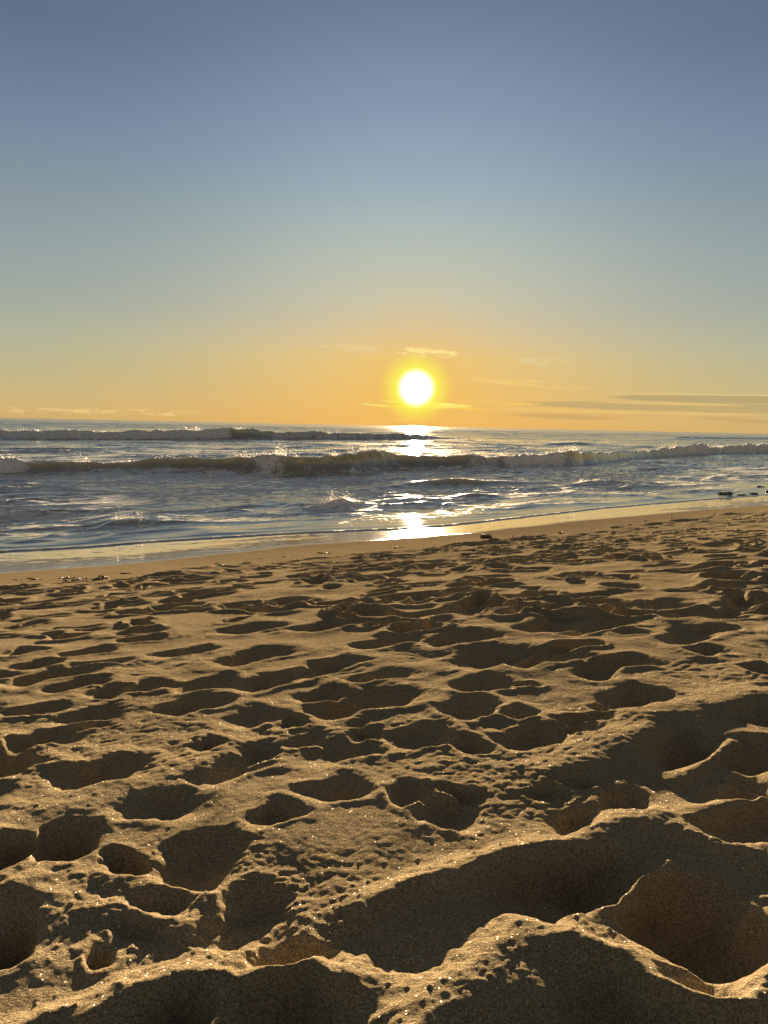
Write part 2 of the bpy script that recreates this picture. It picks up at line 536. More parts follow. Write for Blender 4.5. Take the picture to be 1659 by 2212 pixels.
# --- the large hollows and crests right in front of the viewer
B = dict(bowl=True, reset=1.0, rim=.02)
fhole(1370, 1625, 1575, 1600, .24, .060, **B)
fhole(1590, 1560, 1720, 1530, .20, .05, **B)
fhole(1560, 1665, 1720, 1610, .20, .05, **B)
ridge([(1475, 1672), (1520, 1650), (1560, 1622), (1590, 1600)], .022, .006)
ridge([(1230, 1640), (1320, 1600), (1400, 1545), (1500, 1515), (1659, 1490)], .07, .016)
fhole(1440, 1800, 1700, 1780, .12, .030, **B)
fhole(740, 2010, 1080, 1985, .24, .018, **B)
fhole(1010, 1950, 1390, 1850, .20, .046, **B)
fhole(1180, 1890, 1330, 1850, .10, .075, bowl=True, reset=1.0, rim=.0)
fhole(1330, 2010, 1670, 1970, .24, .095, **B)
fhole(1150, 2200, 1700, 2230, .16, .060, **B)
ridge([(800, 1940), (900, 1905), (970, 1870), (1110, 1826), (1180, 1811), (1265, 1806), (1355, 1776), (1420, 1761)], .038, .018)
ridge([(1420, 1761), (1500, 1785), (1580, 1811), (1700, 1830)], .04, .016)
ridge([(1235, 1985), (1280, 1980), (1334, 1956), (1380, 1916), (1434, 1856)], .013, .008)
ridge([(1119, 2000), (1180, 1995), (1240, 1995)], .035, .016)
ridge([(1119, 2005), (1060, 2055), (1030, 2101), (930, 2151), (880, 2230)], .042, .022)
ridge([(1210, 2010), (1330, 2056), (1394, 2098), (1494, 2132), (1565, 2145), (1640, 2130), (1700, 2070)], .032, .028)
# left
fhole(55, 1845, 230, 1810, .15, .085, **B)
fhole(-60, 1855, 70, 1835, .12, .05, **B)
fhole(230, 1885, 310, 1855, .10, .035, **B)
fhole(330, 1860, 550, 1870, .22, .026, **B)
ridge([(0, 1880), (80, 1862), (140, 1875), (200, 1892), (260, 1888)], .022, .010)
ridge([(300, 1905), (370, 1916), (440, 1938), (490, 1935), (545, 1908)], .020, .010)
fhole(485, 1960, 625, 1948, .13, .026, **B)
fhole(215, 2010, 450, 1965, .12, .030, **B)
fhole(-70, 2065, 100, 2025, .13, .080, **B)
fhole(180, 2078, 248, 2062, .055, .035, rim=.15)
fhole(430, 2020, 640, 2010, .09, .014, **B)
ridge([(720, 2040), (820, 2020), (900, 2050), (960, 2010)], .05, -.004, crumble=1.3)
fhole(470, 2170, 760, 2130, .19, .070, **B)
fhole(250, 2210, 470, 2165, .16, .050, **B)
ridge([(190, 2190), (240, 2150), (310, 2112), (370, 2080), (440, 2076), (500, 2090), (600, 2092), (680, 2070), (735, 2092)], .032, .022)
ridge([(0, 1755), (120, 1745), (250, 1715), (380, 1660), (480, 1620)], .06, .010)
mound(70, 2140, .09, .006)
ridge([(110, 1962), (230, 1957), (330, 1968), (420, 1975)], .028, .014)
ridge([(120, 2045), (220, 2030), (330, 2040)], .022, .008)
for i in range(240):      # clods along the broken crests
    bx, by, sx_, sy_ = rng.choice([(1100, 1830, 90, 14), (980, 1880, 120, 20), (900, 2000, 150, 60), (1000, 2150, 90, 50), (1250, 2010, 70, 30), (560, 1890, 60, 30), (690, 1960, 70, 40), (1550, 1790, 90, 30), (420, 1990, 120, 50), (100, 2150, 110, 50), (120, 1700, 120, 40)])
    mound(rng.gauss(bx, sx_), min(rng.gauss(by, sy_), 2230), rng.uniform(.0015, .0045), rng.uniform(.001, .0028))

H = H + ss(-H, .008, .04) * (.007 * gn(sx * 8, sy * 8, 36) + .004 * gn(sx * 17, sy * 17, 37))
# loose grain of the surface, finer where the mesh can carry it
spc = SPC[:NEAR].astype(np.float32)
rough = (0.40 + 0.9 * ss(gn(sx * 2.3, sy * 2.3, 40), -.12, .35)).astype(np.float32)
for wl, amp, sd_ in ((.16, .0050, 41), (.075, .0032, 42), (.036, .0021, 43), (.018, .0015, 44), (.009, .0011, 45), (.005, .0006, 46)):
    k = ss(wl / spc, 2.2, 4.5)
    n = gn(sx / wl, sy / wl, sd_)
    if wl < .05:
        n = np.abs(n) * 1.6 - .35
    H = H + amp * k * rough * n
RIM = RIM * ss(spc, .030, .006)
for wl, amp, sd_ in ((.06, .0016, 81), (.026, .0017, 82), (.012, .0014, 83)):
    H = H + RIM * amp * ss(wl / spc, 2.0, 4.0) * ss(gn(sx / wl, sy / wl, sd_), .02, .5)
smoothpart = 0.0015 * gn(sx * 6, sy * 6, 50) + 0.004 * gn(t_ * 0.7, q_ * 1.8, 51)
HT = TRAMP * H + (1 - TRAMP) * smoothpart
# scattered low lumps at the lip of the trampled zone
HT = HT + 0.045 * np.exp(-((fpd - .40) / .24) ** 2) * ss(gn(t_ * 1.3, q_ * .8, 60), -.1, .3)
ZS = BASE.copy()
ZS[:NEAR] += HT
SAND_Z = ZS
wetd = q_ - wet_q(t_) + 0.10 * gn(t_ * 1.1, q_ * 1.1, 70) + 0.03 * gn(t_ * 5, q_ * 5, 71)
WET = np.ones_like(SX); WET[:NEAR] = ss(wetd, -0.10, 0.28)
WET[Q < -4] = 0
DAMP = np.zeros_like(SX); DAMP[:NEAR] = 1 - TRAMP
sand = grid_mesh('sand', SX, SY, ZS, True, {'wet': WET, 'damp': DAMP})
sand['kind'] = 'structure'
sand['label'] = 'brown trampled beach sand sloping to a wet strip at the sea'


def ground_z(x, y):
    i = min(max(np.searchsorted(rr, math.hypot(x, y)), 0), NR - 1)
    j = min(max(np.searchsorted(th, math.atan2(x, y)), 0), NC - 1)
    return float(SAND_Z[i, j])


# ------------------------------------------------------------------ materials
def mat(name):
    m = bpy.data.materials.new(name)
    m.use_nodes = True
    m.node_tree.nodes.clear()
    return m, m.node_tree


class NB:
    def __init__(s, t): s.t = t
    def n(s, typ, ins=None, **kw):
        nd = s.t.nodes.new(typ)
        for k, v in kw.items(): setattr(nd, k, v)
        for k, v in (ins or {}).items(): _in(s.t, nd.inputs[k], v)
        return nd
    def math(s, op, a, b=0.0, c=0.0, clamp=False):
        nd = s.t.nodes.new('ShaderNodeMath'); nd.operation = op; nd.use_clamp = clamp
        for k, v in zip(nd.inputs, (a, b, c)): _in(s.t, k, v)
        return nd.outputs[0]
    def mix(s, f, a, b, mode='MIX'):
        nd = s.t.nodes.new('ShaderNodeMix'); nd.data_type = 'RGBA'; nd.blend_type = mode
        _in(s.t, nd.inputs[0], f)
        for k, v in ((nd.inputs[6], a), (nd.inputs[7], b)):
            _in(s.t, k, (*v, 1.0) if isinstance(v, tuple) and len(v) == 3 else v)
        return nd.outputs[2]
    def rng(s, x, a, b, c=0.0, d=1.0):
        nd = s.t.nodes.new('ShaderNodeMapRange'); nd.interpolation_type = 'SMOOTHSTEP'
        _in(s.t, nd.inputs[0], x)
        for k, v in zip(nd.inputs[1:5], (a, b, c, d)): k.default_value = v
        return nd.outputs[0]
    def noise(s, vec, scale, detail=3.0, rough=0.55):
        nd = s.n('ShaderNodeTexNoise', {'Vector': vec, 'Scale': scale, 'Detail': detail, 'Roughness': rough})
        return nd.outputs[0]


def sand_material():
    m, t = mat('beach_sand'); b = NB(t)
    P = b.n('ShaderNodeTexCoord').outputs['Object']
    wet = b.n('ShaderNodeAttribute', attribute_name='wet').outputs['Fac']
    damp = b.n('ShaderNodeAttribute', attribute_name='damp').outputs['Fac']
    big = b.noise(P, 3.0, 3)
    fine = b.noise(P, 330.0, 3, .7)
    vor = b.n('ShaderNodeTexVoronoi', {'Vector': P, 'Scale': 650.0})
    vs = b.n('ShaderNodeSeparateColor'); t.links.new(vor.outputs['Color'], vs.inputs[0])
    dry = b.mix(b.rng(big, .3, .7), (.235, .182, .102), (.300, .236, .138))
    dry = b.mix(b.rng(vs.outputs[0], .15, .85), b.mix(0.5, dry, (.11, .08, .045)), b.mix(0.35, dry, (.56, .45, .28)))
    dampc = b.mix(0.30, dry, (.20, .145, .082))
    wetc = b.mix(b.noise(P, 5.0, 4, .6), (.30, .26, .18), (.48, .43, .33))
    c = b.mix(damp, dry, dampc)
    c = b.mix(wet, c, wetc)
    bump = b.n('ShaderNodeBump', {'Height': b.math('ADD', fine, b.math('ADD', b.math('MULTIPLY', b.noise(P, 110.0, 3, .7), .8), b.math('MULTIPLY', b.noise(P, 34.0, 3, .65), 1.0))), 'Distance': .0042})
    t.links.new(b.math('MULTIPLY', b.math('SUBTRACT', 1.0, wet), b.rng(damp, 0, 1, 1.0, .55)), bump.inputs['Strength'])
    wb = b.n('ShaderNodeBump', {'Height': b.noise(P, 9.0, 3), 'Distance': .004, 'Strength': wet, 'Normal': bump.outputs[0]})
    df = b.n('ShaderNodeBsdfDiffuse', {'Color': c, 'Normal': wb.outputs[0], 'Roughness': .4})
    ws = b.n('ShaderNodeBsdfPrincipled', {'Base Color': c, 'Normal': wb.outputs[0], 'Roughness': .12, 'IOR': 1.38, 'Coat Weight': wet, 'Coat Roughness': .04, 'Coat IOR': 1.8})
    pr = b.n('ShaderNodeMixShader', {0: wet})
    t.links.new(df.outputs[0], pr.inputs[1]); t.links.new(ws.outputs[0], pr.inputs[2])
    # bright facets of single grains
    rn = b.n('ShaderNodeVectorMath', {0: vor.outputs['Color'], 1: (.5, .5, .5)}, operation='SUBTRACT')
    rn2 = b.n('ShaderNodeVectorMath', {0: rn.outputs[0], 'Scale': 6.0}, operation='SCALE')
    geo = b.n('ShaderNodeNewGeometry')
    rn3 = b.n('ShaderNodeVectorMath', {0: rn2.outputs[0], 1: geo.outputs['Normal']}, operation='ADD')
    rn4 = b.n('ShaderNodeVectorMath', {0: rn3.outputs[0]}, operation='NORMALIZE')
    gl = b.n('ShaderNodeBsdfDiffuse', {'Color': (1, .93, .78, 1), 'Normal': rn4.outputs[0]})
    gf = b.math('MULTIPLY', b.math('GREATER_THAN', vs.outputs[1], .9965), b.math('MULTIPLY', b.math('SUBTRACT', 1.0, wet), b.math('SUBTRACT', 1.0, b.math('MULTIPLY', damp, .8))))
    mx_ = b.n('ShaderNodeMixShader', {0: gf})
    t.links.new(pr.outputs[0], mx_.inputs[1]); t.links.new(gl.outputs[0], mx_.inputs[2])
    out = b.n('ShaderNodeOutputMaterial'); t.links.new(mx_.outputs[0], out.inputs[0])
    return m


sand.data.materials.append(sand_material())

# ================================================================== SEA
r1_ = np.exp(np.arange(math.log(6), math.log(14), .0030))
r2_ = np.exp(np.arange(math.log(14), math.log(95), .0018))
r3_ = np.exp(np.arange(math.log(95), math.log(520), .0032))
r4_ = np.exp(np.arange(math.log(520), math.log(14000), .03))
wr = np.concatenate([r1_, r2_, r3_, r4_])
wa = R(1) * np.concatenate([-np.arange(33, 80, 1.2)[::-1], np.arange(-32, 32.01, .065), np.arange(33, 80, 1.2)])
WX = wr[:, None] * np.sin(wa)[None, :]; WY = wr[:, None] * np.cos(wa)[None, :]
WQ, WT = qof(WX, WY)
t_, u_ = tu(WX, WY)
t_ = t_.astype(np.float32); u_ = u_.astype(np.float32)
wsp = (wr * .0030)[:, None].astype(np.float32)


def band(wl_u, wl_t, seed, ridge_=True):
    n = gn(t_ / wl_t + 3.1 * seed, u_ / wl_u, seed)
    if ridge_:
        n = np.maximum(0.30 - np.abs(n) * 1.7, 0) * ss(gn(t_ / (wl_t * 2.1) + 9.7, u_ / (wl_u * 2.3), seed + 50), -.25, .3) * 1.9
    k = ss(wl_u / wsp, 1.6, 4.0)
    return n * k


sh = (0.45 * ss(WQ, .1, .9) + 0.55 * ss(WQ, .5, 3.5)).astype(np.float32)
far = ss(wr, 40, 160)[:, None].astype(np.float32)
du = u_ + 0.5 * gn(t_ * .23, u_ * .23, 90)
chop = 0.100 * band(2.3, 6.5, 101) + 0.110 * band(1.1, 3.4, 102) + 0.070 * band(.55, 1.7, 103) + 0.024 * band(.26, .75, 104)
patch = (0.45 + 0.9 * ss(gn(t_ * .16, u_ * .25, 105), -.3, .35)).astype(np.float32)
swell = far * (0.20 * band(4.5, 18, 110) + 0.34 * band(9, 40, 111) + 0.25 * band(22, 80, 112, False)) + .05 * band(5, 9, 113, False)
WZ = SEA + .014 + sh * (chop * patch + swell)
foam = np.zeros_like(WZ, dtype=np.float32)
thin = np.zeros_like(foam)  # where waves get painted-in light from behind
# lacy foam between the breakers and the shore
lace = 1 - np.abs(gn(t_ * 1.1 + .8 * gn(t_ * .9, u_ * 1.6, 121), u_ * 3.6, 122)) * 2.6
lace2 = 1 - np.abs(gn(t_ * 2.8, u_ * 8.0, 123)) * 2.4
fz = ss(gn(t_ * .16, u_ * .6, 124) + .5 * gn(t_ * .6, u_ * 2.2, 125), -.65, .15)
near_f = 1 - .45 * ss(wr, 30, 60)[:, None] - .35 * ss(wr, 90, 200)[:, None]
foam = np.clip(fz * near_f * (.5 * ss(lace, .35, .95) + .5 * ss(lace2, .35, .95)) + .35 * ss(lace, .8, 1.0) * near_f, 0, 1)
foam *= (.35 + .65 * ss(WQ, 1.0, 4.0)) * ss(WQ, .25, 1.2)


def px_table(pts):
    """(photo points at sea level) -> azimuth, distance"""
    x, y = plane_hit(pts, SEA)
    a = np.arctan2(x, y)
    o = np.argsort(a)
    return a[o], np.hypot(x, y)[o]


WPX = None


def breaker(foot, crest, white, back=2.6, front=.55, fade=True, spray=None, seed=200, lift=1.0, taper=1.5):
    """A wave: foot and crest lines read from the photo, white = [(x0, x1, amount)] of broken water."""
    global WZ, foam, thin, WX, WY
    fa, fd = px_table(foot)
    ca = np.array([pix_dir(x, y)[0] for x, y in crest])
    caz = np.arctan2(ca[:, 0], ca[:, 1])
    dist_c = np.interp(caz, fa, fd) + front * 1.6
    ch = EYE + ca[:, 2] / np.hypot(ca[:, 0], ca[:, 1]) * dist_c - SEA
    o = np.argsort(caz)
    A = np.interp(wa, caz[o], ch[o]).astype(np.float32) * lift
    F = np.interp(wa, fa, fd)
    e0, e1 = max(fa[0], caz[o][0]), min(fa[-1], caz[o][-1])
    if fade:
        A = A * ss(wa, e0 - R(.2), e0 + R(taper)) * (1 - ss(wa, e1 - R(taper), e1 + R(.2)))
    kk = np.exp(-0.5 * (np.arange(-14, 15) / 5.0) ** 2); kk /= kk.sum()
    A = np.convolve(np.pad(A, 14, mode='edge'), kk, 'valid')
    F = np.convolve(np.pad(F, 14, mode='edge'), kk, 'valid')
    W = np.zeros(len(wa), np.float32)
    for x0, x1, amt in white:
        a0 = math.atan2(*pix_dir(x0, 940)[0][:2]); a1 = math.atan2(*pix_dir(x1, 940)[0][:2])
        W = np.maximum(W, amt * ss(wa, a0 - R(1.2), a0 + R(1.2)) * (1 - ss(wa, a1 - R(1.2), a1 + R(1.2))))
    C = F + front * 1.6
    s = wr[:, None] - C[None, :]
    s = s + .18 * gn(t_ * .7, u_ * .7, seed) + .07 * gn(t_ * 2.2, u_ * 2.2, seed + 1)
    prof = np.where(s > 0, np.exp(-np.abs(s / back) ** 1.5), 1 - ss(-s, 0, front * 1.6) ** 1.0)
    lump = 1 + .30 * gn(t_ * .55, u_ * .2, seed + 2) + .16 * gn(t_ * 1.6, u_ * .5, seed + 3)
    hw = A[None, :] * prof * lump
    rel = np.clip(hw / np.maximum(A[None, :], .02), 0, 1.2)
    wn_ = W[None, :] * ss(W[None, :] + .40 * gn(t_ * .55, u_ * .5, seed + 11) + .25 * gn(t_ * 1.7, u_ * 1.5, seed + 12), .05, .5)
    wm_ = wn_ * ss(prof, .05, .25) * (s < front * 1.2)
    tex = .5 * gn(t_ * 3.1, u_ * 3.1 + 2.0 * WZ, seed + 4) + .35 * gn(t_ * 7, u_ * 7, seed + 5) + .2 * gn(t_ * 15, u_ * 15, seed + 6)
    hw = hw + wm_ * A[None, :] * .38 * tex
    ev = ss(A, .02, .15)[None, :]
    damp_ = 1 - .75 * ev * ss(prof, .1, .6)
    WZ = SEA + (WZ - SEA) * damp_ + hw
    crestf = ss(prof, .86, 1.0) * ss(gn(t_ * 1.3, u_ * .6, seed + 7) + .4 * gn(t_ * 5, u_ * 4, seed + 8), .05, .40) * ev
    streak = ss(gn(t_ * .9, rel * 1.5 + u_ * .15, seed + 9) + .5 * gn(t_ * 3.5, rel * 5, seed + 10), .12, .5) * ss(prof, .1, .4) * (s < 0) * .30 * ev
    facec = ev * ss(prof, .05, .3) * (s < .1)
    foam = np.where(facec > 0, foam * (1 - .85 * facec), foam)
    foam = np.clip(np.maximum.reduce([foam, wm_ * (.75 + .5 * tex), crestf * .75, streak]), 0, 1)
    # mask for light through the wave face, put into the base colour
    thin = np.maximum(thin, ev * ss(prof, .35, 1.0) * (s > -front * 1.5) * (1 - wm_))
    # lean of the crest towards the shore
    lean = .55 * A[None, :] * np.clip(prof, 0, 1) ** 3 * (s < back * .5) * ev
    WX = WX - lean * np.sin(wa)[None, :]
    WY = WY - lean * np.cos(wa)[None, :]
    return wa, C, A, W


LINES = []
# far outside breaker
LINES.append(breaker([(-200, 944), (0, 950), (300, 951), (530, 951), (700, 950), (900, 949), (1020, 948)],
                     [(-200, 926), (0, 931), (120, 930), (250, 933), (400, 929), (470, 927), (530, 926), (565, 931), (600, 934), (650, 931), (720, 935), (850, 936), (940, 937), (1010, 940)],
                     [(-300, 500, .95), (560, 1010, .5)], back=5, front=1.0, seed=200, taper=5))  # second white span: a little broken water, mostly whitening in place of haze
LINES.append(breaker([(1150, 961), (1230, 963), (1330, 965), (1390, 966)], [(1150, 957), (1215, 951), (1240, 950), (1300, 957), (1330, 959), (1390, 962)], [(1190, 1240, .3)], back=5, front=1.6, seed=220, lift=.6))
LINES.append(breaker([(1420, 947), (1520, 949), (1720, 952)], [(1420, 944), (1480, 941), (1550, 942), (1659, 944), (1720, 945)], [], back=8, front=3, seed=230, lift=.6))
# main breaker
MAIN_F = [(-250, 1036), (0, 1030), (130, 1026), (300, 1023), (420, 1022), (520, 1024), (650, 1029), (750, 1025), (850, 1017), (950, 1014), (1100, 1011), (1230, 1008), (1300, 1001), (1400, 990), (1520, 984), (1659, 980), (1900, 976)]
MAIN_C = [(-250, 1000), (0, 992), (40, 993), (60, 999), (130, 996), (270, 998), (400, 991), (480, 988), (560, 984), (600, 981), (640, 985), (700, 985), (740, 980), (770, 974), (800, 973), (850, 980), (900, 984), (950, 985), (1050, 986),
          (1100, 985), (1160, 983), (1200, 980), (1240, 972), (1290, 979), (1350, 977), (1400, 974), (1450, 967), (1500, 962), (1560, 966), (1610, 961), (1659, 959), (1900, 955)]
LINES.append(breaker(MAIN_F, MAIN_C, [(-300, 55, .9), (60, 250, .25), (530, 620, .55), (640, 700, .35), (1000, 1100, .45), (1090, 1225, .95), (1420, 1560, .85), (1560, 1800, .9)], back=2.8, front=.62, seed=240))
# inner waves
LINES.append(breaker([(560, 1124), (620, 1117), (700, 1108), (765, 1100), (790, 1097)], [(560, 1118), (640, 1106), (700, 1090), (735, 1075), (760, 1078), (790, 1094)], [(650, 775, .9)], back=1.3, front=.35, seed=260))
LINES.append(breaker([(700, 1070), (800, 1062), (900, 1056), (1000, 1052), (1100, 1048), (1210, 1046)], [(700, 1066), (780, 1054), (860, 1046), (960, 1036), (1000, 1033), (1050, 1039), (1120, 1039), (1210, 1042)], [(1100, 1150, .35)], back=1.6, front=.45, seed=270))
LINES.append(breaker([(190, 1150), (260, 1141), (330, 1143), (400, 1137), (470, 1130)], [(190, 1142), (245, 1124), (275, 1121), (330, 1131), (400, 1127), (470, 1124)], [(230, 300, .5)], back=1.0, front=.3, seed=280))
LINES.append(breaker([(960, 1080), (1040, 1078), (1110, 1078)], [(960, 1076), (1000, 1069), (1040, 1067), (1080, 1072), (1110, 1075)], [], back=.9, front=.3, seed=290))
LINES.append(breaker([(1230, 1049), (1290, 1047), (1350, 1045)], [(1230, 1043), (1260, 1036), (1320, 1039), (1350, 1042)], [(1240, 1340, .6)], back=.9, front=.3, seed=300))
LINES.append(breaker([(1370, 1018), (1420, 1018), (1460, 1018)], [(1370, 1015), (1420, 1009), (1460, 1014)], [], back=.9, front=.3, seed=310))
LINES.append(breaker([(0, 1100), (60, 1096), (130, 1094)], [(0, 1094), (60, 1085), (130, 1090)], [], back=.9, front=.3, seed=320))

# run-up lip and everything landward of it goes under the sand
qn = WQ + .05 * gn(t_ * 1.6, u_ * .2, 130) + .018 * gn(t_ * 7, u_, 131)
WB = hbase(WX, WY)
lip = WB + .020 * ss(qn, 0.0, .05) - .05 * (1 - ss(qn, -.12, 0.0))
WZ = np.where(qn < .35, lip * (1 - ss(qn, .12, .35)) + np.maximum(WZ, WB + .012) * ss(qn, .12, .35), np.maximum(WZ, WB + .012))
WZ = np.where(qn < -.15, WB - .06, WZ)
lipf = ss(qn, -.01, .02) * (1 - ss(qn, .05, .16)) * ss(gn(t_ * 4, u_ * 4, 132), -.15, .25)
foam = np.maximum(foam, .6 * lipf)
keep = (WQ > -1.2).any(1)
i0 = int(np.argmax(keep))
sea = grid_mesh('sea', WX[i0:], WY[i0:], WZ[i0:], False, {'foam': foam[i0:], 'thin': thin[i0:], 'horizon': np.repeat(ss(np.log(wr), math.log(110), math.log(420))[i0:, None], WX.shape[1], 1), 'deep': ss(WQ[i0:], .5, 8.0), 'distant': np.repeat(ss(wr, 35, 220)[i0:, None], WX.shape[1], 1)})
sea['kind'] = 'structure'
sea['label'] = 'choppy sea with breaking waves rolling onto the beach'


def sea_material():
    m, t = mat('sea_water'); b = NB(t)
    P = b.n('ShaderNodeTexCoord').outputs['Object']
    fo = b.n('ShaderNodeAttribute', attribute_name='foam').outputs['Fac']
    face_glow = b.n('ShaderNodeAttribute', attribute_name='thin').outputs['Fac']
    mp = b.n('ShaderNodeMapping', {'Vector': P, 'Rotation': (0, 0, -math.atan2(TY, TX)), 'Scale': (.30, 1.0, 1.0)}).outputs[0]
    h1 = b.noise(mp, 2.6, 4, .6)
    h2 = b.noise(mp, 11.0, 4, .6)
    fa_ = b.n('ShaderNodeAttribute', attribute_name='distant').outputs['Fac']
    hz_ = b.n('ShaderNodeAttribute', attribute_name='horizon').outputs['Fac']
    h0 = b.math('MULTIPLY', b.noise(mp, .55, 3, .55), fa_)
    hh = b.math('ADD', b.math('ADD', b.math('MULTIPLY', h1, 1.0), b.math('MULTIPLY', h0, 11.0)), b.math('MULTIPLY', h2, .40))
    bump = b.n('ShaderNodeBump', {'Height': hh, 'Distance': .10, 'Strength': b.rng(b.n('ShaderNodeAttribute', attribute_name='deep').outputs['Fac'], 0, 1, .06, .20)})
    water = b.n('ShaderNodeBsdfPrincipled', {'Base Color': b.mix(face_glow, (.24, .205, .15), (.55, .43, .22)), 'Roughness': b.math('ADD', b.rng(fa_, 0, 1, .03, .09), b.math('MULTIPLY', hz_, .10)), 'IOR': b.math('SUBTRACT', 1.70, b.math('MULTIPLY', hz_, .34)), 'Normal': bump.outputs[0]})  # wave faces lighter: sunlight scattered through the water painted into base colour
    w2 = water
    fn = b.noise(P, 9.0, 5, .65)
    ff = b.rng(b.math('ADD', fo, b.math('MULTIPLY', b.math('SUBTRACT', fn, .5), .9)), .16, .50)
    ff = b.math('MULTIPLY', ff, b.rng(fo, .02, .10))
    fb = b.n('ShaderNodeBump', {'Height': b.noise(P, 14.0, 5, .65), 'Distance': .06, 'Strength': .4})
    fd = b.n('ShaderNodeBsdfPrincipled', {'Base Color': (.82, .77, .71, 1), 'Roughness': .6, 'Normal': fb.outputs[0]})
    ft = b.n('ShaderNodeBsdfTranslucent', {'Color': (.75, .72, .66, 1)})
    f2 = b.n('ShaderNodeMixShader', {0: .22}); t.links.new(fd.outputs[0], f2.inputs[1]); t.links.new(ft.outputs[0], f2.inputs[2])
    mx_ = b.n('ShaderNodeMixShader', {0: ff}); t.links.new(w2.outputs[0], mx_.inputs[1]); t.links.new(f2.outputs[0], mx_.inputs[2])
    out = b.n('ShaderNodeOutputMaterial'); t.links.new(mx_.outputs[0], out.inputs[0])
    return m


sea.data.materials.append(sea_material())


# ------------------------------------------------------------------ spray thrown up along the crests
def simple_mat(name, col, rough=.8, spec=.2, bump=0.0, bscale=60.0, var=.35, transl=0.0):
    m, t = mat(name); b = NB(t)
    P = b.n('ShaderNodeTexCoord').outputs['Object']
    n = b.noise(P, bscale, 4, .6)
    c = b.mix(b.rng(n, .3, .7), tuple(x * (1 - var) for x in col), tuple(min(1, x * (1 + var)) for x in col))
    bp = b.n('ShaderNodeBump', {'Height': n, 'Distance': bump, 'Strength': 1.0 if bump else 0.0})
    p = b.n('ShaderNodeBsdfPrincipled', {'Base Color': c, 'Roughness': rough, 'Specular IOR Level': spec, 'Normal': bp.outputs[0]})
    last = p.outputs[0]
    if transl:
        tr = b.n('ShaderNodeBsdfTranslucent', {'Color': (*col, 1)})
        mx = b.n('ShaderNodeMixShader', {0: transl})
        t.links.new(last, mx.inputs[1]); t.links.new(tr.outputs[0], mx.inputs[2]); last = mx.outputs[0]
    out = b.n('ShaderNodeOutputMaterial'); t.links.new(last, out.inputs[0])
    return m


SPRAY = simple_mat('spray_water', (.88, .86, .82), .4, .4, transl=.55)
OCT = np.array([(1, 0, 0), (-1, 0, 0), (0, 1, 0), (0, -1, 0), (0, 0, 1), (0, 0, -1)], float)
OCTF = np.array([(0, 2, 4), (2, 1, 4), (1, 3, 4), (3, 0, 4), (2, 0, 5), (1, 2, 5), (3, 1, 5), (0, 3, 5)])


def spray(line, spans, label, size, height, seed, shift=.35):
    r = np.random.RandomState(seed)
    wa_, C, A, W = line
    V, Fc = [], []
    for x0, x1, n, hmul in spans:
        n = int(n * 2.2)
        a0 = math.atan2(*pix_dir(x0, 960)[0][:2]); a1 = math.atan2(*pix_dir(x1, 960)[0][:2])
        # plumes: drops gather around a few bursts
        nb = max(1, int(abs(x1 - x0) / 9))
        cen = r.uniform(a0, a1, nb); str_ = r.rand(nb) ** 2 + .1
        for _ in range(n):
            k = r.choice(nb, p=str_ / str_.sum())
            a = cen[k] + r.normal(0, abs(a1 - a0) / nb * .6)
            rho_ = np.interp(a, wa_, C) - shift * np.interp(a, wa_, A) + r.normal(.05, .16)
            h = np.interp(a, wa_, A) * r.uniform(.86, 1.02) + abs(r.exponential(height * hmul * (.4 + str_[k])))
            s_ = .58 * size * r.lognormal(0, .5)
            c = np.array([rho_ * math.sin(a), rho_ * math.cos(a), SEA + h])
            q = OCT * s_ * r.uniform(.6, 1.4, 3) + r.normal(0, .15 * s_, (6, 3)) + c
            Fc.append(OCTF + len(V) * 6); V.append(q)
    V = np.concatenate(V); Fc = np.concatenate(Fc)
    me = bpy.data.meshes.new('wave_spray')
    me.from_pydata(V.tolist(), [], Fc.tolist())
    me.materials.append(SPRAY)
    o_ = bpy.data.objects.new('wave_spray', me); COL.objects.link(o_)
    o_['kind'] = 'stuff'; o_['label'] = label
    return o_


spray(LINES[3], [(-60, 60, 260, 1), (130, 300, 140, .5), (330, 430, 200, .6), (480, 560, 160, .6), (560, 650, 420, 1.2), (690, 730, 120, .5), (755, 860, 520, 1.1), (860, 1010, 420, .7), (1045, 1062, 110, 1.8), (1080, 1200, 420, .7), (1185, 1245, 420, 1.3), (1390, 1560, 520, .9), (1560, 1690, 420, .8)],
      'fine sunlit spray thrown up along the crest of the main breaker', .013, .085, 1)
spray(LINES[0], [(-100, 300, 260, .6), (300, 545, 420, 1), (700, 1010, 360, .7)], 'thin spray along the crest of the outer breaker near the horizon', .028, .09, 2)
spray(LINES[4], [(640, 700, 140, .6), (690, 775, 380, 1.0)], 'golden splash on the small curling wave near the shore', .008, .06, 3)
spray(LINES[6], [(235, 300, 160, .8)], 'small splash on the low wave close to the beach at left', .007, .035, 4)
spray(LINES[8], [(1235, 1345, 180, .8)], 'small splash on a low wave right of the sun track', .009, .04, 5)
spray(LINES[1], [(1195, 1250, 120, 1.0)], 'spray on a distant swell right of the sun', .02, .1, 6)

# ------------------------------------------------------------------ things lying on the beach and in the wash
def finish(ob, label, cat, group=None):
    ob['label'] = label; ob['category'] = cat
    if group: ob['group'] = group
    return ob


def mesh_obj(name, bm, m, parent=None, smooth_=True):
    me = bpy.data.meshes.new(name)
    bm.normal_update(); bm.to_mesh(me); bm.free()
    if smooth_:
        me.polygons.foreach_set('use_smooth', [True] * len(me.polygons))
    me.materials.append(m)
    o_ = bpy.data.objects.new(name, me); COL.objects.link(o_)
    if parent: o_.parent = parent
    return o_


import bmesh
from mathutils import noise as mn


